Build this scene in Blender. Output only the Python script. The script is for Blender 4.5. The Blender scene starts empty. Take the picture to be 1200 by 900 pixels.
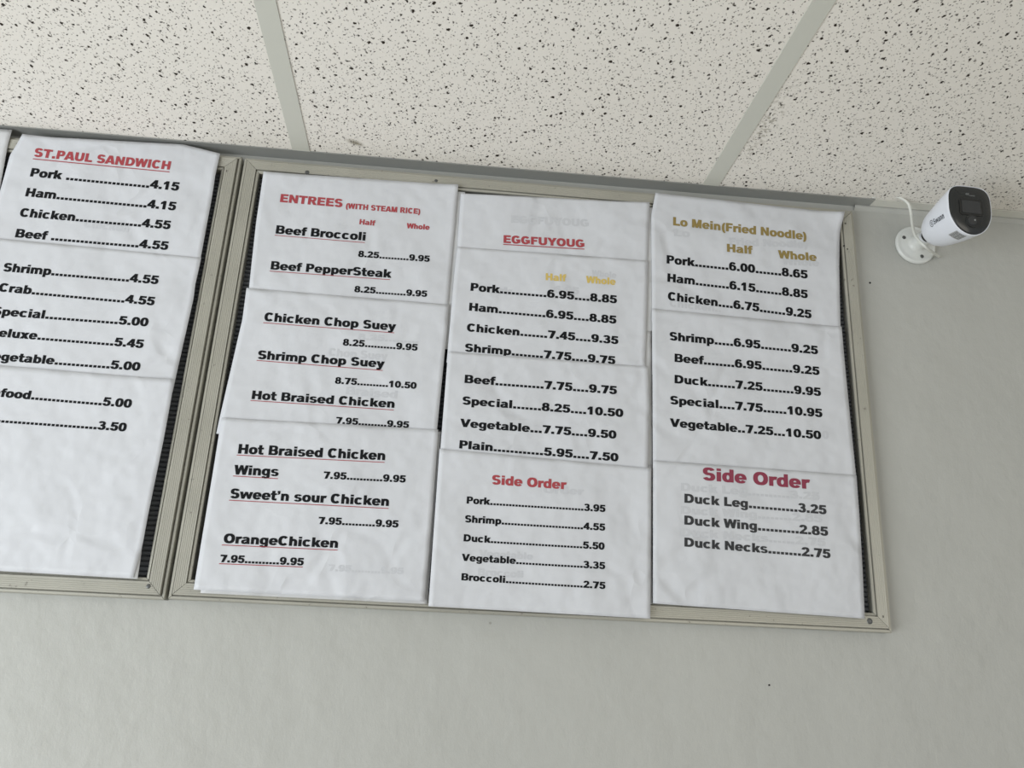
import bpy, bmesh, math, random
from mathutils import Vector, Matrix, noise
from mathutils.geometry import delaunay_2d_cdt
CAM = {'loc': [0.23449661571581337, -1.1135099656622045, 1.7087854063705352], 'R': [[0.9950277095545937, -0.06485848361192131, -0.07558593997630263], [-0.09189366531662703, -0.3051566615058443, -0.9478580939219137], [0.038411085551111765, 0.9500909372487296, -0.30959941773946453]], 'f': 989.9624013165269}
PT = {'base': [0.9367, -0.004, 2.3383], 'joint': [0.9254, -0.045, 2.3276], 'rear': [0.9337, -0.078, 2.329], 'front': [0.9366, -0.135, 2.3244], 'cable': [[0.862, -0.026, 2.4019], [0.878, -0.027, 2.4043], [0.8913, -0.03, 2.4038], [0.9035, -0.032, 2.4008], [0.9148, -0.032, 2.3923], [0.9189, -0.03, 2.3769], [0.9163, -0.034, 2.3555], [0.9124, -0.045, 2.3293], [0.9175, -0.055, 2.3091], [0.938, -0.04, 2.3087], [0.973, -0.004, 2.321]], 'screws': [('main', [0.0115, -0.018, 2.3686], 0.0033), ('main', [0.1979, -0.018, 2.3722], 0.0025), ('main', [0.8017, -0.018, 1.7738], 0.004), ('main', [0.8203, -0.018, 1.7805], 0.0016), ('main', [0.8194, -0.018, 2.3571], 0.0014), ('main', [0.8141, -0.018, 2.3192], 0.0012), ('main', [0.819, -0.018, 2.3139], 0.0012), ('left', [-0.1137, -0.018, 1.7766], 0.0028), ('left', [-0.1013, -0.018, 2.3599], 0.0016)], 'nail': [0.8592, 0, 2.2699], 'nail2': [0.5524, 0, 1.7197], 'bracket': [[-0.1151, -0.013, 2.373], [-0.085, -0.013, 2.3738], [-0.088, -0.013, 2.3693], [-0.1099, -0.013, 2.3531], [-0.1164, -0.013, 2.3524]], 'scuff': [[0.0803, -0.0545], [0.0681, -0.0653], [0.0934, -0.0523]]}
BOARD_MAIN = [(-0.0806, 2.3864), (0.8355, 2.3826), (0.833, 1.7603), (-0.0895, 1.7627)]
BOARD_LEFT = [(-0.9844, 2.3893999999999997), (-0.0844, 2.3874), (-0.0934, 1.7616), (-0.9934, 1.765)]
SHEETS = [{'c': [(-0.387, 2.3881), (-0.1139, 2.3857), (-0.1163, 2.2167), (-0.4122, 2.2213)],
  'curl': [('tl', 0.004), ('tr', 0.003)],
  'ext': 0.1,
  'key': 'pork_sandwich',
  'left': [(-0.3985, 2.3548), (-0.3996, 2.2961)],
  'lines': [('ST.PAUL SANDWICH', (-0.3663, 2.3557), (-0.1794, 2.3526), 0.0135, 'red', ((-0.367, 2.352), (-0.1792, 2.349), 'red')),
            ('Pork ....................4.15', (-0.3655, 2.3241), (-0.1628, 2.32), 0.0133, 'ink', None),
            ('Ham......................4.15', (-0.3653, 2.2926), (-0.1622, 2.2887), 0.0131, 'ink', None),
            ('Chicken................4.55', (-0.3658, 2.261), (-0.1648, 2.259), 0.0129, 'ink', None),
            ('Beef .....................4.55', (-0.3655, 2.2292), (-0.1628, 2.2271), 0.0127, 'ink', None),
            ('Chicken', (-0.2793, 2.2525), (-0.2194, 2.2498), 0.0119, 'ghost', None)],
  'right': [],
  'tier': 1,
  'top': [(-0.2561, 2.3928), (-0.1672, 2.3961)]},
 {'c': [(-0.4135, 2.2255), (-0.1151, 2.2186), (-0.122, 2.0407), (-0.4055, 2.0444)],
  'curl': [],
  'ext': 0.1,
  'key': 'shrimp_sandwich',
  'left': [],
  'lines': [('Shrimp...................4.55', (-0.3689, 2.177), (-0.1669, 2.1745), 0.0123, 'ink', None),
            ('Crab......................4.55', (-0.3682, 2.1477), (-0.1668, 2.1431), 0.0121, 'ink', None),
            ('Special.................5.00', (-0.369, 2.1139), (-0.17, 2.1125), 0.0119, 'ink', None),
            ('Deluxe..................5.45', (-0.3681, 2.0844), (-0.1709, 2.0814), 0.0117, 'ink', None),
            ('Vegetable.............5.00', (-0.3681, 2.0518), (-0.1699, 2.0498), 0.0115, 'ink', None)],
  'right': [(-0.1169, 2.1773), (-0.1161, 2.1571)],
  'tier': 2,
  'top': []},
 {'c': [(-0.4049, 2.0456), (-0.122, 2.0402), (-0.1314, 1.7849), (-0.3953, 1.7871)],
  'curl': [('tr', 0.005)],
  'ext': 0,
  'key': 'seafood',
  'left': [],
  'lines': [('Seafood.................5.00', (-0.3659, 2.0033), (-0.1714, 1.9984), 0.0113, 'ink', None),
            ('..........................3.50', (-0.3411, 1.9693), (-0.1723, 1.9668), 0.011, 'ink', None)],
  'right': [(-0.1233, 1.9537), (-0.1263, 1.8638), (-0.1268, 1.8237)],
  'tier': 3,
  'top': []},
 {'c': [(-0.3832, 2.0287), (-0.1263, 2.0288), (-0.1264, 1.7843), (-0.377, 1.7872)],
  'curl': [],
  'ext': 0,
  'key': 'behind_seafood',
  'left': [],
  'lines': [],
  'right': [(-0.1293, 1.9539), (-0.1302, 1.864), (-0.127, 1.8084)],
  'tier': 1.6,
  'top': []},
 {'c': [(-0.7222, 2.4066), (-0.4052, 2.3965), (-0.4023, 2.1833), (-0.7025, 2.1919)],
  'curl': [],
  'ext': 0.02,
  'key': 'left_edge',
  'left': [],
  'lines': [],
  'right': [(-0.4057, 2.3691), (-0.4013, 2.3009)],
  'tier': 0,
  'top': []},
 {'c': [(-0.0492, 2.3623), (0.2308, 2.3663), (0.2276, 2.1752), (-0.0456, 2.1799)],
  'curl': [('tr', 0.002)],
  'ext': 0.1,
  'key': 'entrees',
  'left': [(-0.0491, 2.2782)],
  'lines': [('ENTREES', (-0.0205, 2.3153), (0.0671, 2.3146), 0.0129, 'red', None), ('(WITH STEAM RICE)', (0.0724, 2.3133), (0.1791, 2.3137), 0.0086, 'red', None),
            ('Half', (0.094, 2.2898), (0.1155, 2.2894), 0.0082, 'red', None), ('Whole', (0.1619, 2.2894), (0.1936, 2.2895), 0.0082, 'red', None),
            ('Beef Broccoli', (-0.0203, 2.265), (0.1048, 2.2647), 0.0129, 'ink', ((-0.0211, 2.2621), (0.1045, 2.2615), 'red')),
            ('8.25..........9.95', (0.0976, 2.2387), (0.1971, 2.2391), 0.0095, 'ink', None),
            ('Beef PepperSteak', (-0.0204, 2.2095), (0.1448, 2.2102), 0.0125, 'ink', ((-0.0212, 2.2067), (0.1444, 2.2072), 'red')),
            ('8.25..........9.95', (0.0974, 2.1845), (0.1972, 2.1851), 0.0093, 'ink', None)],
  'right': [],
  'tier': 1,
  'top': []},
 {'c': [(-0.0485, 2.1783), (0.2287, 2.1752), (0.2242, 1.9917), (-0.0583, 1.9901)],
  'curl': [],
  'ext': 0.1,
  'key': 'chop_suey',
  'left': [(-0.0478, 2.131)],
  'lines': [('Chicken Chop Suey', (-0.0186, 2.132), (0.1574, 2.1309), 0.0123, 'ink', ((-0.0198, 2.1292), (0.1569, 2.1274), 'red')),
            ('8.25..........9.95', (0.0897, 2.1043), (0.1898, 2.1039), 0.0094, 'ink', None),
            ('Shrimp Chop Suey', (-0.0204, 2.0771), (0.1465, 2.0762), 0.0119, 'ink', ((-0.0215, 2.0748), (0.1459, 2.0722), 'red')),
            ('8.75..........10.50', (0.0848, 2.0494), (0.1923, 2.0494), 0.0091, 'ink', None),
            ('Hot Braised Chicken', (-0.0212, 2.021), (0.1655, 2.0209), 0.0116, 'ink', ((-0.0222, 2.0188), (0.1651, 2.0179), 'red')),
            ('7.95.........9.95', (0.0916, 1.9947), (0.1864, 1.9945), 0.0088, 'ink', None), ('Chop Suey', (0.072, 2.088), (0.1498, 2.0874), 0.0111, 'ghost', None),
            ('8.25.........', (0.1094, 2.1142), (0.1904, 2.1151), 0.0086, 'ghost', None), ('Braised', (0.0999, 2.0356), (0.1679, 2.0342), 0.0107, 'ghost', None)],
  'right': [(0.2286, 2.1394)],
  'tier': 2,
  'top': []},
 {'c': [(-0.055, 1.9927), (0.2257, 1.9943), (0.2232, 1.7728), (-0.0577, 1.7746)],
  'curl': [],
  'ext': 0,
  'key': 'orange_chicken',
  'left': [],
  'lines': [('Hot Braised Chicken', (-0.0282, 1.9466), (0.1593, 1.9489), 0.0124, 'ink', ((-0.0293, 1.9444), (0.1592, 1.9459), 'red')),
            ('Wings', (-0.0286, 1.9192), (0.0256, 1.9201), 0.0122, 'ink', ((-0.0302, 1.9171), (0.026, 1.9168), 'red')),
            ('7.95...........9.95', (0.0835, 1.9203), (0.1878, 1.921), 0.0092, 'ink', None),
            ('Sweet’n sour Chicken', (-0.0299, 1.8888), (0.1691, 1.8894), 0.0121, 'ink', ((-0.0309, 1.886), (0.1693, 1.8862), 'red')),
            ('7.95..........9.95', (0.0833, 1.862), (0.1832, 1.8627), 0.0089, 'ink', None),
            ('OrangeChicken', (-0.0299, 1.8325), (0.11, 1.8334), 0.0116, 'ink', ((-0.0319, 1.8299), (0.1103, 1.8306), 'red')),
            ('7.95..........9.95', (-0.031, 1.809), (0.0699, 1.8097), 0.009, 'ink', ((-0.032, 1.807), (0.0696, 1.8078), 'red')),
            ('7.95.........9.95', (0.1018, 1.8046), (0.1938, 1.8048), 0.0079, 'ghost', None)],
  'right': [(0.2258, 1.9339), (0.225, 1.8629)],
  'tier': 3,
  'top': []},
 {'c': [(-0.0528, 1.9844), (0.2298, 1.9929), (0.2271, 1.7702), (-0.0503, 1.7712)],
  'curl': [],
  'ext': 0,
  'key': 'behind_orange_chicken',
  'left': [],
  'lines': [],
  'right': [],
  'tier': 0,
  'top': []},
 {'c': [(0.2353, 2.3532), (0.516, 2.3634), (0.5123, 2.2675), (0.2354, 2.2658)],
  'curl': [('tr', 0.002)],
  'ext': 0.3,
  'key': 'egg_heading',
  'left': [],
  'lines': [('EGGFUYOUG', (0.3011, 2.278), (0.4189, 2.2809), 0.0123, 'red', ((0.3007, 2.2755), (0.4189, 2.2781), 'red')),
            ('EGGFUYOUG', (0.3109, 2.3116), (0.425, 2.3154), 0.0118, 'ghost', None)],
  'right': [],
  'tier': 1,
  'top': []},
 {'c': [(0.2354, 2.2657), (0.5125, 2.2667), (0.5061, 2.1033), (0.2313, 2.1056)],
  'curl': [('br', 0.002)],
  'ext': 0.1,
  'key': 'egg_pork',
  'left': [(0.2338, 2.2307)],
  'lines': [('Half', (0.3636, 2.2236), (0.3919, 2.2239), 0.0107, 'yellow', None), ('Whole', (0.4225, 2.224), (0.4641, 2.2241), 0.0107, 'yellow', None),
            ('Pork............6.95....8.85', (0.2576, 2.1987), (0.4658, 2.1956), 0.012, 'ink', None),
            ('Ham............6.95....8.85', (0.2571, 2.1684), (0.465, 2.1644), 0.0118, 'ink', None),
            ('Chicken.......7.45....9.35', (0.2563, 2.1373), (0.4678, 2.1337), 0.0116, 'ink', None),
            ('Shrimp........7.75....9.75', (0.2551, 2.1076), (0.4635, 2.1036), 0.0115, 'ink', None), ('Whole', (0.4305, 2.2355), (0.4653, 2.235), 0.0094, 'ghost', None),
            ('Pork....', (0.2681, 2.1978), (0.343, 2.1972), 0.0105, 'ghost', None), ('6.95', (0.3769, 2.2052), (0.4112, 2.2053), 0.0106, 'ghost', None)],
  'right': [],
  'tier': 2,
  'top': []},
 {'c': [(0.2319, 2.1051), (0.5096, 2.103), (0.5079, 1.9583), (0.2303, 1.9673)],
  'curl': [],
  'ext': 0.1,
  'key': 'egg_beef',
  'left': [],
  'lines': [('Beef............7.75....9.75', (0.2568, 2.0617), (0.4655, 2.0596), 0.0115, 'ink', None),
            ('Special.......8.25....10.50', (0.2559, 2.0312), (0.4742, 2.0276), 0.0112, 'ink', None),
            ('Vegetable...7.75....9.50', (0.2554, 2.0001), (0.4647, 1.9966), 0.011, 'ink', None),
            ('Plain............5.95....7.50', (0.2548, 1.9706), (0.4674, 1.9655), 0.0109, 'ink', None)],
  'right': [(0.5114, 2.0529)],
  'tier': 3,
  'top': []},
 {'c': [(0.2291, 1.968), (0.5122, 1.9582), (0.5086, 1.7643), (0.2284, 1.7673)],
  'curl': [],
  'ext': 0,
  'key': 'small_side_order',
  'left': [],
  'lines': [('Side Order', (0.3005, 1.9249), (0.3971, 1.9236), 0.0122, 'red', None),
            ('Pork..............................3.95', (0.2686, 1.8979), (0.45, 1.8965), 0.0091, 'ink', None),
            ('Shrimp..........................4.55', (0.268, 1.8736), (0.4498, 1.8721), 0.009, 'ink', None),
            ('Duck.............................5.50', (0.2674, 1.8493), (0.4491, 1.8477), 0.0089, 'ink', None),
            ('Vegetable.....................3.35', (0.2672, 1.8248), (0.45, 1.8231), 0.0087, 'ink', None),
            ('Broccoli........................2.75', (0.2673, 1.8007), (0.4504, 1.7983), 0.0086, 'ink', None),
            ('Order', (0.3684, 1.9174), (0.4204, 1.9174), 0.0096, 'ghost', None), ('Broccoli', (0.2878, 1.808), (0.3452, 1.8075), 0.0084, 'ghost', None),
            ('Vegetable', (0.2888, 1.8314), (0.3565, 1.8304), 0.0085, 'ghost', None)],
  'right': [],
  'tier': 4,
  'top': []},
 {'c': [(0.1853, 2.3558), (0.2414, 2.3568), (0.2599, 2.1089), (0.1766, 2.1128)],
  'curl': [],
  'ext': 0,
  'key': 'behind_entrees',
  'left': [],
  'lines': [],
  'right': [],
  'tier': 0,
  'top': []},
 {'c': [(0.4659, 2.3559), (0.5343, 2.3564), (0.5299, 2.0927), (0.4611, 2.0954)],
  'curl': [],
  'ext': 0,
  'key': 'behind_lo_mein',
  'left': [],
  'lines': [],
  'right': [],
  'tier': 0.3,
  'top': []},
 {'c': [(0.2325, 2.1536), (0.5169, 2.1583), (0.5153, 1.9469), (0.2316, 1.9477)],
  'curl': [],
  'ext': 0,
  'key': 'behind_egg_beef',
  'left': [],
  'lines': [],
  'right': [],
  'tier': 0.2,
  'top': []},
 {'c': [(0.2294, 1.9648), (0.5149, 1.9643), (0.5125, 1.7826), (0.2303, 1.7848)],
  'curl': [],
  'ext': 0,
  'key': 'behind_side_order',
  'left': [],
  'lines': [],
  'right': [],
  'tier': 0.4,
  'top': []},
 {'c': [(0.5253, 2.3809), (0.8159, 2.3726), (0.7959, 2.1853), (0.5176, 2.1919)],
  'curl': [('tr', 0.006)],
  'ext': 0.1,
  'key': 'lo_mein',
  'left': [(0.5183, 2.3428)],
  'lines': [('Lo Mein(Fried Noodle)', (0.5512, 2.3287), (0.7553, 2.3218), 0.0137, 'ochre', None), ('Half', (0.6316, 2.2921), (0.6691, 2.2915), 0.0129, 'ochre', None),
            ('Whole', (0.7107, 2.2882), (0.7675, 2.2882), 0.013, 'ochre', None),
            ('Pork.........6.00.......8.65', (0.5403, 2.2655), (0.7516, 2.2585), 0.0132, 'ink', None),
            ('Ham.........6.15.......8.85', (0.5408, 2.2365), (0.7493, 2.2266), 0.013, 'ink', None),
            ('Chicken....6.75.......9.25', (0.5415, 2.2075), (0.7526, 2.1951), 0.0129, 'ink', None), ('Lo', (0.5525, 2.3112), (0.5756, 2.3111), 0.012, 'ghost', None),
            ('Fried Noodle)', (0.636, 2.3037), (0.7563, 2.3091), 0.012, 'ghost', None), ('Whole', (0.7164, 2.2783), (0.7712, 2.2801), 0.0113, 'ghost', None),
            ('Chicken..', (0.5438, 2.1979), (0.6188, 2.1944), 0.0106, 'ghost', None)],
  'right': [(0.8077, 2.3399), (0.8025, 2.2855)],
  'tier': 1,
  'top': []},
 {'c': [(0.5172, 2.1918), (0.7964, 2.1847), (0.7983, 1.9661), (0.5154, 1.9696)],
  'curl': [],
  'ext': 0.08,
  'key': 'lo_mein_shrimp',
  'left': [],
  'lines': [('Shrimp.....6.95........9.25', (0.5423, 2.1454), (0.7575, 2.1395), 0.0125, 'ink', None),
            ('Beef........6.95........9.25', (0.5484, 2.1133), (0.7573, 2.1081), 0.0122, 'ink', None),
            ('Duck.......7.25........9.95', (0.5477, 2.0818), (0.757, 2.0769), 0.012, 'ink', None),
            ('Special....7.75......10.95', (0.5413, 2.051), (0.7565, 2.0459), 0.0119, 'ink', None),
            ('Vegetable..7.25...10.50', (0.541, 2.0188), (0.7522, 2.014), 0.0116, 'ink', None), ('0', (0.7551, 2.0152), (0.7636, 2.0151), 0.011, 'ghost', None)],
  'right': [(0.7968, 2.0722)],
  'tier': 2,
  'top': []},
 {'c': [(0.515, 1.9698), (0.7981, 1.9658), (0.7924, 1.7764), (0.5125, 1.7834)],
  'curl': [],
  'ext': 0,
  'key': 'large_side_order',
  'left': [],
  'lines': [('Side Order', (0.5834, 1.9469), (0.729, 1.943), 0.0173, 'maroon', None),
            ('Duck Leg............3.25', (0.5569, 1.915), (0.7509, 1.9098), 0.0119, 'greyink', None),
            ('Duck Wing..........2.85', (0.5561, 1.886), (0.7509, 1.881), 0.0118, 'greyink', None),
            ('Duck Necks........2.75', (0.5554, 1.8573), (0.7518, 1.8517), 0.0115, 'greyink', None),
            ('Duck Leg..........3.25', (0.5527, 1.9308), (0.7428, 1.9286), 0.0104, 'ghost', None),
            ('Duck Wing........2.85', (0.552, 1.9), (0.7441, 1.8988), 0.0102, 'ghost', None),
            ('Duck Necks......2.75', (0.5513, 1.8708), (0.7463, 1.8673), 0.0101, 'ghost', None)],
  'right': [(0.7974, 1.912)],
  'tier': 3,
  'top': []}]

SC = bpy.context.scene
COL = SC.collection
PI = math.pi

# ---------------------------------------------------------------- camera
cd = bpy.data.cameras.new('camera')
cam = bpy.data.objects.new('camera', cd)
COL.objects.link(cam)
r0, r1, r2 = [Vector(v) for v in CAM['R']]
mw = Matrix((r0, r1, r2)).to_4x4()
mw.translation = Vector(CAM['loc'])
cam.matrix_world = mw
cd.sensor_width = 36.0
cd.lens = CAM['f'] * 36.0 / 1200.0
cd.clip_start = 0.01
SC.camera = cam

# ---------------------------------------------------------------- light
world = bpy.data.worlds.new('world')
SC.world = world
world.use_nodes = True
bg = world.node_tree.nodes['Background']
bg.inputs[0].default_value = (0.94, 0.96, 0.99, 1)
bg.inputs[1].default_value = 0.53

def area(name, loc, target, sx, sy, power, color):
    l = bpy.data.lights.new(name, 'AREA')
    l.shape = 'RECTANGLE'; l.size = sx; l.size_y = sy
    l.energy = power; l.color = color
    o = bpy.data.objects.new(name, l); COL.objects.link(o)
    o.location = loc
    d = Vector(target) - Vector(loc)
    o.rotation_euler = d.to_track_quat('-Z', 'Y').to_euler()
    return o

area('shop_window_light', (-1.9, -1.7, 0.95), (0.1, -.25, 2.4), 1.8, 1.5, 62, (0.93, 0.97, 1.0))
area('room_light', (1.6, -2.6, 1.9), (0.6, 0, 2.1), 1.2, 0.8, 7, (1.0, 0.93, 0.80))

vs = SC.view_settings
vs.view_transform = 'Standard'; vs.look = 'None'; vs.gamma = 1.0; vs.use_curve_mapping = False
vs.exposure = 0.0

# ---------------------------------------------------------------- helpers
def lin(c):
    return tuple(((v / 255.0) / 12.92 if v <= 10 else (((v / 255.0) + 0.055) / 1.055) ** 2.4) for v in c) + (1.0,)

def mat(name, rgb, rough=0.6, metal=0.0, spec=0.5):
    m = bpy.data.materials.new(name); m.use_nodes = True
    b = m.node_tree.nodes['Principled BSDF']
    b.inputs['Base Color'].default_value = lin(rgb)
    b.inputs['Roughness'].default_value = rough
    b.inputs['Metallic'].default_value = metal
    b.inputs['Specular IOR Level'].default_value = spec
    m.diffuse_color = lin(rgb)
    return m

class NT:
    def __init__(s, m):
        s.nt = m.node_tree; s.b = s.nt.nodes['Principled BSDF']
    def n(s, t, **kw):
        o = s.nt.nodes.new(t)
        for k, v in kw.items():
            if k.startswith('i_'):
                o.inputs[k[2:].replace('_', ' ')].default_value = v
            else: setattr(o, k, v)
        return o
    def l(s, a, b): s.nt.links.new(a, b)
    def math(s, op, a, b=None, c=None, clamp=False):
        o = s.nt.nodes.new('ShaderNodeMath'); o.operation = op; o.use_clamp = clamp
        for i, v in enumerate((a, b, c)):
            if v is None: continue
            if isinstance(v, (int, float)): o.inputs[i].default_value = v
            else: s.l(v, o.inputs[i])
        return o.outputs[0]
    def mix(s, f, a, b):
        o = s.nt.nodes.new('ShaderNodeMix'); o.data_type = 'RGBA'
        if isinstance(f, (int, float)): o.inputs[0].default_value = f
        else: s.l(f, o.inputs[0])
        for i, v in ((6, a), (7, b)):
            if isinstance(v, tuple): o.inputs[i].default_value = v
            else: s.l(v, o.inputs[i])
        return o.outputs[2]
    def ramp(s, f, lo, hi):
        o = s.nt.nodes.new('ShaderNodeMapRange'); o.interpolation_type = 'SMOOTHSTEP'
        o.inputs[1].default_value = lo; o.inputs[2].default_value = hi
        s.l(f, o.inputs[0]); return o.outputs[0]
    def bump(s, h, strength, dist, prev=None):
        o = s.nt.nodes.new('ShaderNodeBump'); o.inputs['Strength'].default_value = strength
        o.inputs['Distance'].default_value = dist
        s.l(h, o.inputs['Height'])
        if prev is not None: s.l(prev, o.inputs['Normal'])
        return o.outputs[0]
    def pos(s, scale=(1, 1, 1)):
        g = s.n('ShaderNodeNewGeometry'); mp = s.n('ShaderNodeMapping')
        s.l(g.outputs['Position'], mp.inputs['Vector']); mp.inputs['Scale'].default_value = scale
        return mp.outputs[0]
    def noise(s, vec, scale, detail=3, rough=0.5):
        o = s.n('ShaderNodeTexNoise'); s.l(vec, o.inputs['Vector'])
        o.inputs['Scale'].default_value = scale; o.inputs['Detail'].default_value = detail
        o.inputs['Roughness'].default_value = rough
        return o.outputs['Fac']

def new_mesh(name, verts, faces, material, parent=None, origin=(0, 0, 0), smooth=False):
    o3 = Vector(origin)
    me = bpy.data.meshes.new(name)
    me.from_pydata([tuple(Vector(v) - o3) for v in verts], [], faces)
    me.materials.append(material)
    if smooth: me.polygons.foreach_set('use_smooth', [True] * len(me.polygons))
    me.update()
    ob = bpy.data.objects.new(name, me); COL.objects.link(ob)
    if parent is not None: ob.parent = parent
    else: ob.location = o3
    return ob

def tag(o, label=None, cat=None, group=None, kind=None):
    if label: o['label'] = label
    if cat: o['category'] = cat
    if group: o['group'] = group
    if kind: o['kind'] = kind
    return o

def empty(name, loc):
    o = bpy.data.objects.new(name, None); COL.objects.link(o); o.location = loc
    o.empty_display_size = 0.05
    return o

def box(x0, y0, z0, x1, y1, z1):
    v = [(x0, y0, z0), (x1, y0, z0), (x1, y1, z0), (x0, y1, z0), (x0, y0, z1), (x1, y0, z1), (x1, y1, z1), (x0, y1, z1)]
    f = [(0, 3, 2, 1), (4, 5, 6, 7), (0, 1, 5, 4), (1, 2, 6, 5), (2, 3, 7, 6), (3, 0, 4, 7)]
    return v, f

def bevel(o, w=0.0004, seg=1):
    b = o.modifiers.new('bevel', 'BEVEL'); b.width = w; b.segments = seg; b.limit_method = 'ANGLE'

def lathe(prof, centre, axis, n=32, up=Vector((0, 0, 1))):
    """prof: (distance along axis, radius)"""
    ax = Vector(axis).normalized(); u = ax.cross(up)
    if u.length < 1e-4: u = ax.cross(Vector((1, 0, 0)))
    u.normalize(); w = u.cross(ax)
    c = Vector(centre); V = []; F = []
    for s, r in prof:
        for i in range(n):
            a = 2 * PI * i / n
            V.append(c + ax * s + (u * math.cos(a) + w * math.sin(a)) * r)
    for k in range(len(prof) - 1):
        for i in range(n):
            j = (i + 1) % n
            F.append((k * n + i, k * n + j, (k + 1) * n + j, (k + 1) * n + i))
    F.append(tuple(range(n))[::-1]); F.append(tuple(range((len(prof) - 1) * n, len(prof) * n)))
    return V, F

def smooth_path(pts, n=8):
    P = [Vector(p) for p in pts]; P = [P[0] * 2 - P[1]] + P + [P[-1] * 2 - P[-2]]
    out = []
    for i in range(1, len(P) - 2):
        for k in range(n):
            t = k / n
            out.append(0.5 * ((2 * P[i]) + (-P[i-1] + P[i+1]) * t + (2*P[i-1] - 5*P[i] + 4*P[i+1] - P[i+2]) * t*t + (-P[i-1] + 3*P[i] - 3*P[i+1] + P[i+2]) * t**3))
    out.append(P[-2]); return out

def tube(path, r, n=10):
    V = []; F = []; up = Vector((0.3, 1, 0.2)).normalized()
    for i, p in enumerate(path):
        t = (path[min(i + 1, len(path) - 1)] - path[max(i - 1, 0)]).normalized()
        u = (up - t * up.dot(t)).normalized(); up = u; w = t.cross(u)
        for k in range(n):
            a = 2 * PI * k / n
            V.append(p + (u * math.cos(a) + w * math.sin(a)) * r)
    for i in range(len(path) - 1):
        for k in range(n):
            j = (k + 1) % n
            F.append((i*n + k, i*n + j, (i+1)*n + j, (i+1)*n + k))
    F.append(tuple(range(n))[::-1]); F.append(tuple(range((len(path)-1)*n, len(path)*n)))
    return V, F

# ---------------------------------------------------------------- materials
H = 2.4
def wall_material():
    m = mat('wall_paint', (192, 193, 187), 0.48, spec=0.35); t = NT(m)
    p = t.pos()
    base = t.mix(t.noise(p, 2.3, 4), lin((173, 175, 171)), lin((179, 180, 175)))
    # old scuffs and rubbed patches below and beside the boards
    pp = t.pos((1, 1, 2.5))
    dirt = t.ramp(t.noise(pp, 11, 5, .6), .60, .80)
    base = t.mix(t.math('MULTIPLY', dirt, .18), base, lin((160, 158, 148)))
    v = t.n('ShaderNodeTexVoronoi'); t.l(p, v.inputs['Vector']); v.inputs['Scale'].default_value = 13
    sp = t.math('LESS_THAN', v.outputs['Distance'], .022)
    sp = t.math('MULTIPLY', sp, .45)
    base = t.mix(sp, base, lin((120, 116, 108)))
    t.l(base, t.b.inputs['Base Color'])
    b = t.bump(t.noise(p, 9, 3), .6, .010)
    b = t.bump(t.noise(t.pos((1, 1, .7)), 75, 4, .6), .5, .0015, b)
    b = t.bump(t.noise(p, 420, 2), .15, .0004, b)
    t.l(b, t.b.inputs['Normal'])
    return m

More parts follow.
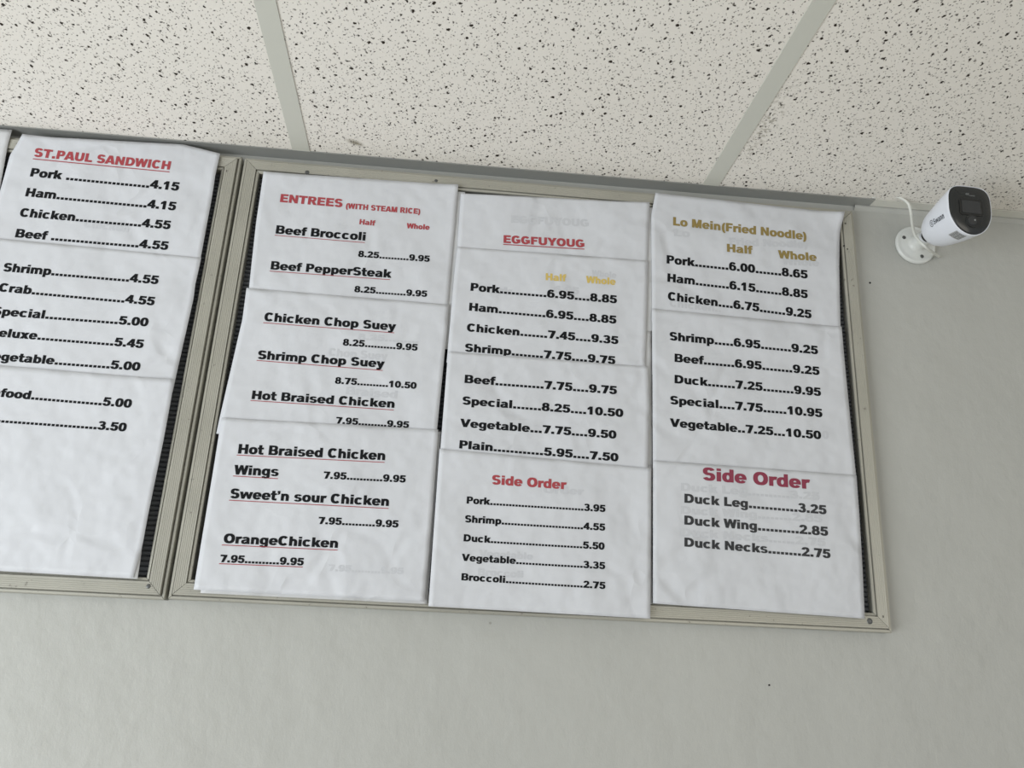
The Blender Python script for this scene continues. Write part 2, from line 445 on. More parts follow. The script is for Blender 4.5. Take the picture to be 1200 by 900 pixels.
def tile_material():
    m = mat('fissured_mineral_tile', (226, 223, 213), 0.95, spec=0.1); t = NT(m)
    p = t.pos()
    # irregular warp so that the holes are ragged
    nz = t.n('ShaderNodeTexNoise'); t.l(p, nz.inputs['Vector']); nz.inputs['Scale'].default_value = 260; nz.inputs['Detail'].default_value = 2
    sub = t.n('ShaderNodeVectorMath', operation='SUBTRACT'); t.l(nz.outputs['Color'], sub.inputs[0]); sub.inputs[1].default_value = (.5, .5, .5)
    sc = t.n('ShaderNodeVectorMath', operation='SCALE'); t.l(sub.outputs[0], sc.inputs[0]); sc.inputs['Scale'].default_value = .0058
    add = t.n('ShaderNodeVectorMath', operation='ADD'); t.l(p, add.inputs[0]); t.l(sc.outputs[0], add.inputs[1])
    mp = t.n('ShaderNodeMapping'); t.l(add.outputs[0], mp.inputs['Vector']); mp.inputs['Rotation'].default_value = (0, 0, .5); mp.inputs['Scale'].default_value = (1, .78, 0)
    def holes(scale, lo, hi, keep):
        v = t.n('ShaderNodeTexVoronoi', voronoi_dimensions='2D'); t.l(mp.outputs[0], v.inputs['Vector']); v.inputs['Scale'].default_value = scale
        s = t.n('ShaderNodeSeparateColor'); t.l(v.outputs['Color'], s.inputs[0])
        rad = t.math('MULTIPLY_ADD', s.outputs[0], hi - lo, lo)
        d = t.math('SUBTRACT', v.outputs['Distance'], rad)
        k = t.ramp(t.math('MULTIPLY', d, -1), -.01, .035)
        return t.math('MULTIPLY', k, t.math('LESS_THAN', s.outputs[1], keep))
    big = holes(74, .03, .150, .58)
    mid = holes(110, .04, .155, .72)
    pin = holes(235, .10, .20, .62)
    h = t.math('MAXIMUM', big, t.math('MAXIMUM', t.math('MULTIPLY', mid, .85), t.math('MULTIPLY', pin, .58)))
    base = t.mix(t.noise(p, 3, 3), lin((231, 227, 219)), lin((236, 233, 227)))
    # a rubbed scar near the wall and dirt brushed off along the right grid bar
    def spot(cx, cy, rx, ry, ang):
        mq = t.n('ShaderNodeMapping', vector_type='TEXTURE'); t.l(p, mq.inputs['Vector'])
        mq.inputs['Location'].default_value = (cx, cy, 0); mq.inputs['Rotation'].default_value = (0, 0, ang); mq.inputs['Scale'].default_value = (rx, ry, 1000)
        ln = t.n('ShaderNodeVectorMath', operation='LENGTH'); t.l(mq.outputs[0], ln.inputs[0])
        return t.math('SUBTRACT', 1.0, ln.outputs['Value'], clamp=True)
    sx, sy = PT['scuff'][0]
    s1 = t.math('MULTIPLY', spot(sx, sy, .016, .008, .5), t.math('MULTIPLY', t.noise(p, 300, 3), 2.2), clamp=True)
    s2 = t.math('MULTIPLY', spot(.638, -.19, .016, .13, 0), t.math('MULTIPLY', t.ramp(t.noise(p, 160, 4), .45, .7), 1.6), clamp=True)
    base = t.mix(t.math('MAXIMUM', s1, t.math('MULTIPLY', s2, .6)), base, lin((140, 134, 118)))
    base = t.mix(h, base, lin((58, 52, 46)))  # shade inside the holes is painted in as a dark colour
    t.l(base, t.b.inputs['Base Color'])
    b = t.bump(t.math('SUBTRACT', 1.0, h), .8, .0025)
    b = t.bump(t.noise(p, 500, 3), .25, .0006, b)
    t.l(b, t.b.inputs['Normal'])
    return m

def alu_material():
    m = mat('weathered_aluminium', (178, 175, 162), 0.42, 0.35); t = NT(m)
    p = t.pos()
    n1 = t.noise(p, 14, 4)
    c = t.mix(n1, lin((160, 159, 149)), lin((178, 177, 167)))
    sp = t.ramp(t.noise(p, 150, 3, .6), .66, .74)
    c = t.mix(t.math('MULTIPLY', sp, .55), c, lin((92, 88, 80)))
    t.l(c, t.b.inputs['Base Color'])
    t.l(t.math('MULTIPLY_ADD', n1, .25, .3), t.b.inputs['Roughness'])
    t.l(t.bump(t.noise(p, 90, 3), .12, .0008), t.b.inputs['Normal'])
    return m

def paper_material(name, rgb):
    m = mat(name, rgb, 0.52, spec=0.4); t = NT(m)
    p = t.pos()
    c = t.mix(t.noise(p, 8, 3), lin(rgb), lin(tuple(v - 5 for v in rgb)))
    t.l(c, t.b.inputs['Base Color'])
    v = t.n('ShaderNodeTexVoronoi', feature='DISTANCE_TO_EDGE'); v.inputs['Scale'].default_value = 11
    nz = t.n('ShaderNodeTexNoise'); t.l(p, nz.inputs['Vector']); nz.inputs['Scale'].default_value = 7
    mx = t.n('ShaderNodeVectorMath', operation='MULTIPLY_ADD'); t.l(nz.outputs['Color'], mx.inputs[0]); mx.inputs[1].default_value = (.12, .12, .12); t.l(p, mx.inputs[2])
    t.l(mx.outputs[0], v.inputs['Vector'])
    crease = t.math('MULTIPLY', t.ramp(v.outputs['Distance'], 0, .16), t.ramp(t.noise(p, 5, 2), .45, .65))
    b = t.bump(t.noise(p, 9, 3, .55), .85, .016)
    b = t.bump(crease, .5, .003, b)
    t.l(b, t.b.inputs['Normal'])
    return m

M = dict(
    wall=wall_material(), tile=tile_material(), alu=alu_material(),
    grid=mat('painted_grid_steel', (203, 204, 195), 0.45, 0.0),
    angle=mat('wall_angle_steel', (212, 212, 204), 0.4, 0.0),
    angle_darker=mat('darker_grey_angle', (162, 164, 162), 0.38, 0.35),
    felt=mat('charcoal_letter_board', (88, 92, 97), 0.75),
    paper=paper_material('white_paper', (205, 208, 213)),
    paper_old=paper_material('older_white_paper', (205, 207, 209)),
    ink=mat('black_ink', (22, 24, 27), 0.7, spec=.15), greyink=mat('faded_black_ink', (60, 61, 63), 0.7, spec=.15),
    red=mat('red_ink', (164, 72, 78), 0.7, spec=.2), maroon=mat('maroon_ink', (138, 62, 80), 0.7, spec=.2),
    yellow=mat('yellow_ink', (204, 180, 102), 0.7, spec=.2), ochre=mat('ochre_ink', (142, 125, 76), 0.7, spec=.2),
    ghost=mat('show_through_print', (193, 196, 201), 0.52),
    screw=mat('dull_screw', (96, 98, 98), 0.4, 0.6), hole=mat('dark_hole', (30, 28, 26), 0.8),
    white=mat('white_plastic', (226, 230, 238), 0.35), base=mat('frosted_white_plastic', (212, 215, 212), 0.3),
    black=mat('black_glass', (34, 37, 38), 0.22), lens=mat('lens_window', (52, 54, 56), 0.12), dark=mat('black_rubber', (22, 24, 24), 0.4),
    logo=mat('grey_lettering', (70, 74, 80), 0.5), facemark=mat('pale_face_print', (120, 124, 124), 0.5),
    sticker=mat('silver_sticker', (168, 170, 170), 0.4), cable=mat('white_cable', (216, 218, 212), 0.45),
    floor=mat('floor_vinyl', (198, 190, 174), 0.6), slab=mat('slab', (150, 150, 148), 0.8), plug=mat('filler', (226, 227, 222), .6),
)

# ---------------------------------------------------------------- setting
wall = new_mesh('wall_back', *box(-2.6, 0, 0, 3.2, 0.12, H + 0.25), M['wall']); tag(wall, kind='structure')
floor = new_mesh('floor', *box(-2.6, -4.2, -0.05, 3.2, 0, 0), M['floor']); tag(floor, kind='structure')
ceil = new_mesh('ceiling', *box(-2.6, -4.2, H + 0.16, 3.2, 0, H + 0.2), M['slab']); tag(ceil, kind='structure')
W = 0.61
tile_me = None
for j in range(3):
    y0 = -0.004 - j * 1.22 if j else -0.004
    y1 = -(j + 1) * 1.22
    for i in range(-4, 5):
        v, f = box(i * W + .003, y1 + .003, H + .0012, (i + 1) * W - .003, y0 - .003, H + .016)
        o = new_mesh('ceiling_tile', v, f, M['tile'], ceil)
for i in range(-4, 6):
    dx = .0053 * 0 + 0
    # inverted tee: flange, web
    x = i * W
    v, f = box(x - .0125, -3.66, H, x + .0125, -.0235, H + .001)
    o = new_mesh('grid_bar', v, f, M['grid'], ceil)
    if i == 0 or i == 1:                                   # these two run very slightly out of square
        for vv in o.data.vertices: vv.co.x += (-vv.co.y - .024) * (.007 if i == 0 else .0088)
    v, f = box(x - .001, -3.66, H + .001, x + .001, -.002, H + .035)
    new_mesh('grid_web', v, f, M['grid'], o)
for j in range(1, 4):
    for i in range(-4, 5):
        v, f = box(i * W, -j * 1.22 - .0125, H + .00005, (i + 1) * W, -j * 1.22 + .0125, H + .001)
        new_mesh('cross_bar', v, f, M['grid'], ceil)
tr = new_mesh('trim_1', *box(-2.6, -.024, H - .0006, .868, -.0, H + .0006), M['angle_darker']); tag(tr, kind='structure')  # darker grey stretch of the wall angle, ending just past the boards
tr = new_mesh('trim_3', *box(.8685, -.024, H - .0006, 3.2, -.0, H + .0006), M['angle']); tag(tr, kind='structure')
# filler bead along the wall under the angle
vv = []; ff = []
random.seed(3)
NX = 160
for k in range(NX + 1):
    x = .845 + 1.2 * k / NX
    d = .0035 + .0012 * noise.noise(Vector((x * 9, 0, 0)))
    h = .009 + .003 * noise.noise(Vector((x * 7, 5, 0)))
    vv += [(x, .001, H - .0005), (x, -d * 1.6, H - .0005), (x, -d, H - h * .5), (x, .001, H - h)]
for k in range(NX):
    a = 4 * k
    for q in range(3): ff.append((a + q, a + q + 1, a + q + 5, a + q + 4))
tr2 = new_mesh('trim_2', vv, ff, M['wall'], smooth=True); tag(tr2, kind='structure')
# nail hole and small chips in the plaster
for (x, z, r) in [(PT['nail'][0], PT['nail'][2], .0016), (PT['nail'][0] - .19, 1.69, .0012)]:
    v, f = lathe([(-.001, r), (.0006, r)], (x, 0, z), (0, -1, 0), 10)
    new_mesh('nail_hole', v, f, M['hole'], wall)

# ---------------------------------------------------------------- menu boards
def rail(poly, k, prof, name, parent, origin, base_y=0.0):
    n = len(poly)
    P0 = Vector((poly[k][0], 0, poly[k][1])); P1 = Vector((poly[(k + 1) % n][0], 0, poly[(k + 1) % n][1]))
    Pm = Vector((poly[k - 1][0], 0, poly[k - 1][1])); Pn = Vector((poly[(k + 2) % n][0], 0, poly[(k + 2) % n][1]))
    d = (P1 - P0).normalized()
    a = (Pm - P0).normalized(); b = (Pn - P1).normalized()     # along the neighbouring rails = inward
    V = []; m = len(prof)
    for (s, h) in prof: V.append(P0 + (d + a) * s + Vector((0, base_y - h, 0)) + d * .0003)
    for (s, h) in prof: V.append(P1 + (-d + b) * s + Vector((0, base_y - h, 0)) - d * .0003)
    F = [(i, (i + 1) % m, m + (i + 1) % m, m + i) for i in range(m)]
    F.append(tuple(range(m))[::-1]); F.append(tuple(range(m, 2 * m)))
    o = new_mesh(name, V, F, M['alu'], parent, origin)
    return o

def profile(w):
    P = [(0, 0), (0, .0125), (.0008, .0140), (.0036, .0140), (.0039, .0105), (.0048, .0105), (.0051, .0172), (.0057, .018)]
    x = .0072
    while x < w - .0066:
        P += [(x, .018), (x + .0003, .01768), (x + .0006, .01768), (x + .0009, .018)]
        x += .0024
    P += [(w - .0050, .018), (w - .0046, .0145), (w - .0038, .0145), (w - .0034, .0168), (w - .0008, .0160), (w, .0150), (w, .002), (w, 0)]
    return P

def board(name, poly, label, wid):
    cx = sum(p[0] for p in poly) / 4; cz = sum(p[1] for p in poly) / 4
    root = empty(name, (cx, 0, cz)); tag(root, label, 'menu board', 'aluminium framed menu boards on the wall')
    org = (cx, 0, cz); prof = profile(wid)
    for k in range(4): rail(poly, k, prof, 'frame_rail', root, org, -.0004)
    # grooved letter panel inside the frame
    x0 = max(poly[0][0], poly[3][0]) + wid - .004; x1 = min(poly[1][0], poly[2][0]) - wid + .006
    z1 = max(poly[0][1], poly[1][1]) - wid + .004; z0 = min(poly[2][1], poly[3][1]) + wid - .004
    V = []; F = []; pitch = .0063; z = z0; prof2 = []
    while z < z1 - pitch:
        prof2 += [(z, .0045), (z + .0012, .0062), (z + pitch - .0022, .0062), (z + pitch - .001, .0045), (z + pitch - .0006, .0028), (z + pitch - .0002, .0028)]
        z += pitch
    for (zz, h) in prof2:
        V += [(x0, -h, zz), (x1, -h, zz)]
    for i in range(len(prof2) - 1): F.append((2 * i, 2 * i + 1, 2 * i + 3, 2 * i + 2))
    n0 = len(V); V += [(x0, -.001, z0), (x1, -.001, z0), (x1, -.001, z), (x0, -.001, z)]; F.append((n0, n0 + 3, n0 + 2, n0 + 1))
    lp = new_mesh('letter_panel', V, F, M['felt'], root, org)
    return root, org

bm_, org_m = board('menu_board', BOARD_MAIN, 'wide aluminium framed menu board under three columns of white sheets', .0245)
bl_, org_l = board('menu_board', BOARD_LEFT, 'aluminium framed menu board cut by the left edge, under the sandwich sheets', .0255)
for which, (x, y, z), r in PT['screws']:
    root, org = (bm_, org_m) if which == 'main' else (bl_, org_l)
    if r > .002:
        v, f = lathe([(-.002, r * .6), (0.0002, r), (.0009, r * .85), (.0013, r * .45)], (x, y, z), (0, -1, 0), 16)
        o = new_mesh('screw', v, f, M['screw'], root, org, smooth=False)
    else:
        v, f = lathe([(-.0008, r), (.0004, r)], (x, y, z), (0, -1, 0), 12)
        o = new_mesh('screw_hole', v, f, M['hole'], root, org)
# ---------------------------------------------------------------- heavy sans lettering, drawn stroke by stroke
def arc(cx, cy, rx, ry, tx, ty, a0, a1, n=None):
    n = n or max(5, int(abs(a1 - a0) / 15))
    out = []
    P = []
    for i in range(n + 1):
        a = math.radians(a0 + (a1 - a0) * i / n); c, s = math.cos(a), math.sin(a)
        e = 2 / 2.25
        cc = math.copysign(abs(c) ** e, c); ss = math.copysign(abs(s) ** e, s)
        P.append(((cx + rx * cc, cy + ry * ss), (cx + (rx - tx) * cc, cy + (ry - ty) * ss)))
    for i in range(n): out.append([P[i][0], P[i + 1][0], P[i + 1][1], P[i][1]])
    return out
def R_(x0, y0, x1, y1): return [[(x0, y0), (x1, y0), (x1, y1), (x0, y1)]]
def PL(*p): return [list(p)]
def mir(polys, w): return [[(w - x, y) for x, y in q] for q in polys]
G = {}
G[' '] = (333, [])
G['A'] = (778, PL((0,0),(205,0),(440,716),(258,716)) + PL((778,0),(565,0),(338,716),(520,716)) + R_(190,125,590,255))
G['B'] = (778, R_(75,0,270,716) + arc(450,521,250,195,185,120,-90,90) + arc(465,208,275,208,200,125,-90,90) + R_(75,596,450,716) + R_(75,300,465,418) + R_(75,0,465,125))
G['C'] = (778, arc(392,358,352,370,200,150,42,318))
G['D'] = (833, R_(75,0,275,716) + arc(380,358,400,358,200,150,-90,90) + R_(75,566,380,716) + R_(75,0,380,150))
G['E'] = (722, R_(75,0,275,716) + R_(75,566,660,716) + R_(75,292,625,425) + R_(75,0,675,150))
G['F'] = (667, R_(75,0,275,716) + R_(75,566,635,716) + R_(75,285,565,425))
G['G'] = (833, arc(405,358,365,370,200,150,40,335) + R_(430,255,765,390) + R_(600,80,765,390))
G['H'] = (833, R_(75,0,275,716) + R_(558,0,758,716) + R_(275,285,558,435))
G['I'] = (389, R_(95,0,295,716))
G['L'] = (667, R_(75,0,275,716) + R_(75,0,635,155))
G['M'] = (944, R_(72,0,245,716) + R_(699,0,872,716) + PL((72,716),(320,716),(540,0),(385,0)) + PL((872,716),(624,716),(404,0),(559,0)))
G['N'] = (833, R_(75,0,260,716) + R_(573,0,758,716) + PL((75,716),(262,716),(758,0),(570,0)))
G['O'] = (833, arc(417,358,380,370,205,155,0,360))
G['P'] = (722, R_(75,0,275,716) + arc(420,488,262,228,190,130,-90,90) + R_(75,586,420,716) + R_(75,260,420,390))
G['R'] = (778, R_(75,0,275,716) + arc(450,508,250,208,190,125,-90,90) + R_(75,591,450,716) + R_(75,300,450,425) + PL((345,320),(540,330),(770,0),(545,0)))
G['S'] = (722, arc(355,512,300,216,195,130,22,270) + arc(362,212,312,223,200,135,-158,90))
G['T'] = (722, R_(25,560,697,716) + R_(260,0,462,716))
G['U'] = (833, R_(70,260,272,716) + R_(561,260,763,716) + arc(416,275,347,287,202,155,180,360))
G['V'] = (778, PL((0,716),(212,716),(470,0),(270,0)) + PL((778,716),(566,716),(308,0),(508,0)))
W1 = PL((0,716),(195,716),(350,0),(170,0)) + PL((170,0),(350,0),(580,716),(420,716))
G['W'] = (1000, W1 + mir(W1, 1000))
G['Y'] = (778, PL((0,716),(225,716),(490,280),(288,280)) + PL((778,716),(553,716),(288,280),(490,280)) + R_(288,0,490,300))
def hump(x, w, top=False): return arc(x + w / 2, 300, w / 2, 231, 185, 135, 0, 180)
G['o'] = (667, arc(333,260,300,271,188,125,0,360))
G['c'] = (667, arc(338,260,302,271,188,125,42,318))
G['e'] = (667, arc(333,260,300,271,185,115,0,325) + R_(110,208,633,305))
G['a'] = (667, arc(320,340,262,191,180,110,0,158) + R_(402,100,582,350) + PL((402,150),(582,150),(615,0),(425,0)) + arc(255,152,222,164,165,95,60,360) + PL((230,230),(250,325),(450,345),(450,250)))
G['b'] = (667, R_(62,0,240,716) + arc(348,260,288,271,188,125,0,360))
G['d'] = (667, R_(427,0,605,716) + arc(319,260,288,271,188,125,0,360))
G['p'] = (667, R_(62,-198,240,519) + arc(348,260,288,271,188,125,0,360))
G['g'] = (667, arc(318,268,284,263,186,120,0,360) + R_(422,-30,600,519) + arc(330,-40,270,170,180,105,188,360))
G['f'] = (389, R_(90,0,275,560) + arc(305,550,215,180,185,125,90,180) + R_(295,605,405,730) + R_(12,400,390,519))
G['h'] = (667, R_(62,0,247,716) + arc(335,290,270,241,185,140,0,180) + R_(420,0,605,292))
G['n'] = (667, R_(62,0,247,519) + arc(335,290,270,241,185,140,0,180) + R_(420,0,605,292))
G['i'] = (333, R_(70,0,262,519) + R_(70,590,262,716))
G['l'] = (333, R_(70,0,262,716))
G['k'] = (667, R_(62,0,247,716) + PL((205,190),(425,519),(648,519),(330,150)) + PL((270,250),(410,380),(672,0),(448,0)))
G['m'] = (1000, R_(60,0,240,519) + arc(318,290,255,241,178,135,0,180) + R_(395,0,573,292) + arc(665,290,272,241,178,135,0,180) + R_(759,0,937,292))
G['r'] = (444, R_(62,0,247,519) + PL((200,280),(235,440),(300,520),(400,531),(470,510),(412,352),(330,368),(260,320)))
G['s'] = (611, arc(302,372,255,159,180,92,20,270) + arc(306,152,268,164,180,95,-160,90))
G['t'] = (444, R_(100,140,288,700) + arc(300,150,200,160,188,130,180,270) + R_(290,-10,425,122) + R_(18,400,420,519))
G['u'] = (667, R_(62,220,247,519) + R_(420,0,605,519) + arc(333,230,271,241,185,140,180,360))
G['v'] = (611, PL((0,519),(198,519),(390,0),(225,0)) + PL((611,519),(413,519),(221,0),(386,0)))
W2 = PL((8,519),(190,519),(330,0),(165,0)) + PL((165,0),(330,0),(545,519),(400,519))
G['w'] = (944, W2 + mir(W2, 944))
G['x'] = (667, PL((10,519),(240,519),(657,0),(427,0)) + PL((657,519),(427,519),(10,0),(240,0)))
G['y'] = (611, PL((0,519),(202,519),(390,20),(225,0)) + PL((611,519),(411,519),(185,-150),(360,-130)) + PL((50,-195),(240,-205),(345,-150),(260,-40),(50,-75)))
G['0'] = (667, arc(333,358,300,370,195,140,0,360))
G['1'] = (667, R_(262,0,462,716) + PL((85,410),(85,565),(300,716),(300,525)))
G['2'] = (667, arc(333,500,285,228,195,135,-28,172) + PL((35,0),(630,0),(630,155),(310,155),(595,420),(430,430),(60,130)))
G['3'] = (667, arc(325,530,268,198,188,118,-90,165) + arc(328,208,300,220,195,128,-170,90) + R_(240,315,340,430))
G['4'] = (667, R_(365,0,555,716) + R_(22,140,645,278) + PL((22,270),(190,255),(420,560),(420,716),(365,716)))
G['5'] = (667, R_(125,575,600,716) + PL((65,345),(235,320),(290,716),(125,716)) + arc(330,238,300,250,195,130,-168,148))
G['6'] = (667, arc(335,238,298,250,190,122,0,360) + arc(350,358,313,370,190,130,42,205))
G['7'] = (667, R_(40,566,630,716) + PL((395,640),(630,566),(625,600),(375,0),(168,0)))
G['8'] = (667, arc(333,528,265,200,180,115,0,360) + arc(333,208,300,220,190,120,0,360))
G['9'] = (667, [[(667 - x, 716 - y) for x, y in q] for q in G['6'][1]])
G['.'] = (333, R_(66,0,262,185))
G["\u2019"] = (278, R_(60,565,215,716) + PL((120,565),(215,565),(205,500),(110,440),(60,440),(60,490),(110,500)))
G['('] = (389, arc(430,258,330,470,180,60,110,250))
G[')'] = (389, mir(G['('][1], 389))

BOLD = ((-22, 7), (22, 7), (-22, -7), (22, -7))     # every stroke is laid down four times to give the heavy weight
GLYPH = {}
def glyph(ch, bold=True):
    """one clean outline per character: all strokes merged and triangulated"""
    if (ch, bold) in GLYPH: return GLYPH[(ch, bold)]
    vs_, fs = [], []
    for q in G[ch][1]:
        ar = sum(q[k - 1][0] * q[k][1] - q[k][0] * q[k - 1][1] for k in range(len(q)))
        if abs(ar) < 1: continue
        if ar < 0: q = q[::-1]
        for dx, dy in (BOLD if bold else ((0, 0),)):
            n = len(vs_); vs_ += [Vector(((a + dx) / 1000, (b + dy) / 1000)) for a, b in q]
            fs.append(list(range(n, n + len(q))))
    if not fs: res = ([], [])
    else:
        o = delaunay_2d_cdt(vs_, [], fs, 0, 1e-5)          # keep only the triangles that lie inside a stroke
        res = ([(v.x * 1000, v.y * 1000) for v in o[0]], [tuple(f) for f, src in zip(o[2], o[5]) if src])
    GLYPH[(ch, bold)] = res
    return res

def layout(text, bold=True):
    x = 0; V = []; F = []
    for ch in text:
        gv, gf = glyph(ch, bold); n = len(V)
        V += [(x + a, b) for a, b in gv]; F += [tuple(n + i for i in f) for f in gf]
        x += G[ch][0]
    return V, F, x

def print_on(name, text, p0, p1, cap, material, parent, origin, surf, off=.00035):
    P, F, total = layout(text)
    lead = 55; total -= 100
    ex = Vector((p1[0] - p0[0], p1[1] - p0[1])); L = ex.length; ex.normalize()
    ey = Vector((-ex.y, ex.x)); V = []
    for a, b in P:
        w = Vector(p0) + ex * ((a - lead) / total * L) + ey * (b / 716 * cap)
        V.append((w.x, -surf(w.x, w.y) - off, w.y))
    return new_mesh(name, V, F, material, parent, origin)

# ---------------------------------------------------------------- the menu sheets
def resample(pts):
    P = [Vector(p) for p in pts]
    d = [0]
    for a, b in zip(P, P[1:]): d.append(d[-1] + (b - a).length)
    T = d[-1]
    def f(t):
        s = t * T
        for i in range(len(P) - 1):
            if s <= d[i + 1] or i == len(P) - 2:
                k = (s - d[i]) / (d[i + 1] - d[i] or 1)
                return P[i].lerp(P[i + 1], k)
    return f

LABEL = {
 'pork_sandwich': 'white paper menu sheet with red sandwich heading at top left',
 'shrimp_sandwich': 'white paper menu sheet listing shrimp to vegetable at 4.55 to 5.45, left board',
 'seafood': 'crumpled white paper menu sheet, mostly blank, lowest on the left board',
 'behind_seafood': 'older grey-edged sheet peeking out at the lower right of the blank crumpled sheet',
 'behind_entrees': 'older white sheet peeking out between the ENTREES and EGGFUYOUG sheets',
 'behind_lo_mein': 'older white sheet peeking out along the left side of the Lo Mein sheet',
 'left_edge': 'sliver of white paper sheet at the left edge of the photo',
 'entrees': 'white paper menu sheet headed ENTREES in red with Beef Broccoli',
 'chop_suey': 'white paper menu sheet listing Chicken Chop Suey and Shrimp Chop Suey',
 'orange_chicken': 'white paper menu sheet with OrangeChicken as its last line',
 'behind_orange_chicken': 'older white sheet peeking out behind the OrangeChicken sheet',
 'egg_heading': 'white paper menu sheet with only the red underlined EGGFUYOUG heading',
 'egg_pork': 'white paper menu sheet with yellow Half and Whole, prices 6.95 and 8.85',
 'egg_beef': 'white paper menu sheet from Beef to Plain, middle column of the wide board',
 'small_side_order': 'white paper sheet with small red Side Order heading, Pork to Broccoli prices',
 'behind_egg_beef': 'older white sheet peeking out right of the Beef to Plain sheet',
 'behind_side_order': 'older white sheet peeking out behind the small print Side Order sheet',
 'lo_mein': 'white paper menu sheet headed Lo Mein (Fried Noodle) in ochre, top right corner lifted',
 'lo_mein_shrimp': 'white paper menu sheet from Shrimp to Vegetable ending 10.50, right column',
 'large_side_order': 'white paper sheet with large maroon Side Order heading and Duck prices',
}

def make_sheet(S, seed):
    tl, tr, br, bl = [Vector(c) for c in S['c']]
    key = S['key']; tier = S['tier']
    base = .0195 + tier * .0016
    ext = S['ext']
    bl2 = bl + (bl - tl) * ext; br2 = br + (br - tr) * ext
    top = resample([tl] + S['top'] + [tr]); bot = resample([bl2, br2])
    lp = [tl] + S['left'] + [bl] + ([bl2] if ext else []); rp = [tr] + S['right'] + [br] + ([br2] if ext else [])
    lef = resample(lp); rig = resample(rp)
    wd = (tr - tl).length; ht = (bl2 - tl).length
    rnd = random.Random(seed)
    ph = [rnd.uniform(0, 20) for _ in range(4)]
    curls = S['curl']
    exu = (tr - tl).normalized(); eyu = (tl - bl).normalized()
    def surf(x, z):
        p = Vector((x, z)); u = (p - tl).dot(exu) / wd; v = (tl - p).dot(eyu) / ht
        a = noise.noise(Vector((x * 9 + ph[0], z * 9, ph[1])))
        b = noise.noise(Vector((x * 24 + ph[2], z * 24, ph[3])))
        h = base + .0005 * a + .00022 * b
        hs = 0.0
        for c, amp in curls:
            cu, cv = {'tl': (0, 0), 'tr': (1, 0), 'br': (1, 1), 'bl': (0, 1)}[c]
            d = math.hypot((u - cu) * wd, (v - cv) * ht)
            if d < .05: hs += amp * (1 - d / .05) ** 2
        # loose side edges lift a little
        for e in (u, 1 - u):
            if e < .06: hs += .0006 * (1 - max(e, 0) / .06) ** 2 * (1 + noise.noise(Vector((z * 20, ph[1], e))))
        return h + hs
    cx = (tl.x + tr.x + bl.x + br.x) / 4; cz = (tl.y + br2.y) / 2
    org = (cx, 0, cz)
    NU, NV = 44, 34
    V = []; F = []
    for j in range(NV + 1):
        v = j / NV
        for i in range(NU + 1):
            u = i / NU
            c = (1 - v) * top(u) + v * bot(u) + (1 - u) * lef(v) + u * rig(v)
            c -= (1 - u) * (1 - v) * tl + u * (1 - v) * tr + (1 - u) * v * bl2 + u * v * br2
            V.append((c.x, -surf(c.x, c.y), c.y))
    n1 = len(V); N = NU + 1
    V += [(x, y + .00015, z) for x, y, z in V]
    for j in range(NV):
        for i in range(NU):
            a = j * N + i
            F.append((a, a + N, a + N + 1, a + 1)); F.append((n1 + a, n1 + a + 1, n1 + a + N + 1, n1 + a + N))
    rim = [i for i in range(NU)] + [j * N + NU for j in range(NV)] + [NV * N + i for i in range(NU, 0, -1)] + [j * N for j in range(NV, 0, -1)]
    for a, b in zip(rim, rim[1:] + rim[:1]): F.append((a, b, n1 + b, n1 + a))
    sh = new_mesh('menu_sheet', V, F, M['paper_old' if key.startswith('behind') or key == 'left_edge' else 'paper'], None, org, smooth=True)
    tag(sh, LABEL[key], 'menu sheet', 'paper menu sheets taped over the boards')
    for (text, p0, p1, cap, col, under) in S['lines']:
        ghost = col == 'ghost'
        nm = 'show_through_print' if ghost else ('heading' if col != 'ink' and col != 'greyink' else 'menu_line')
        o = print_on(nm, text, p0, p1, cap, M[col], sh, org, surf, .0002 if ghost else .0004)
        if under:
            a, b, uc = under; a = Vector(a); b = Vector(b); w = .00045 if (nm == 'menu_line') else .0007
            VV = []; FF = []
            for k in range(31):
                q = a.lerp(b, k / 30)
                for s in (-w, w): VV.append((q.x, -surf(q.x, q.y + s) - .0004, q.y + s))
            for k in range(30): FF.append((2*k, 2*k + 2, 2*k + 3, 2*k + 1))
            new_mesh('underline', VV, FF, M[uc], o, org)
    return sh

for i, S in enumerate(SHEETS): make_sheet(S, 100 + i * 7)

# ---------------------------------------------------------------- security camera
fx, fy, fz = PT['front']; rx, ry, rz = PT['rear']; bx, by, bz = PT['base']
Fp = Vector(PT['front']); Rp = Vector(PT['rear'])
axis = (Fp - Rp).normalized()                       # towards the front
side = axis.cross(Vector((0, 0, 1))).normalized()   # +side = to the viewer's left of the camera's own front? 
upv = side.cross(axis).normalized()
roll = math.radians(0)
root = empty('security_camera', (bx, 0, bz))
tag(root, 'white bullet security camera with black face on round wall mount', 'security camera')
corg = (bx, 0, bz)

def section(a, n_top, n_bot, wx, ht, hb):
    c, s = math.cos(a), math.sin(a)
    n = n_top if s > 0 else n_bot
    e = 2.0 / n
    return (wx * math.copysign(abs(c) ** e, c), (ht if s > 0 else hb) * math.copysign(abs(s) ** e, s))

LEN = (Fp - Rp).length
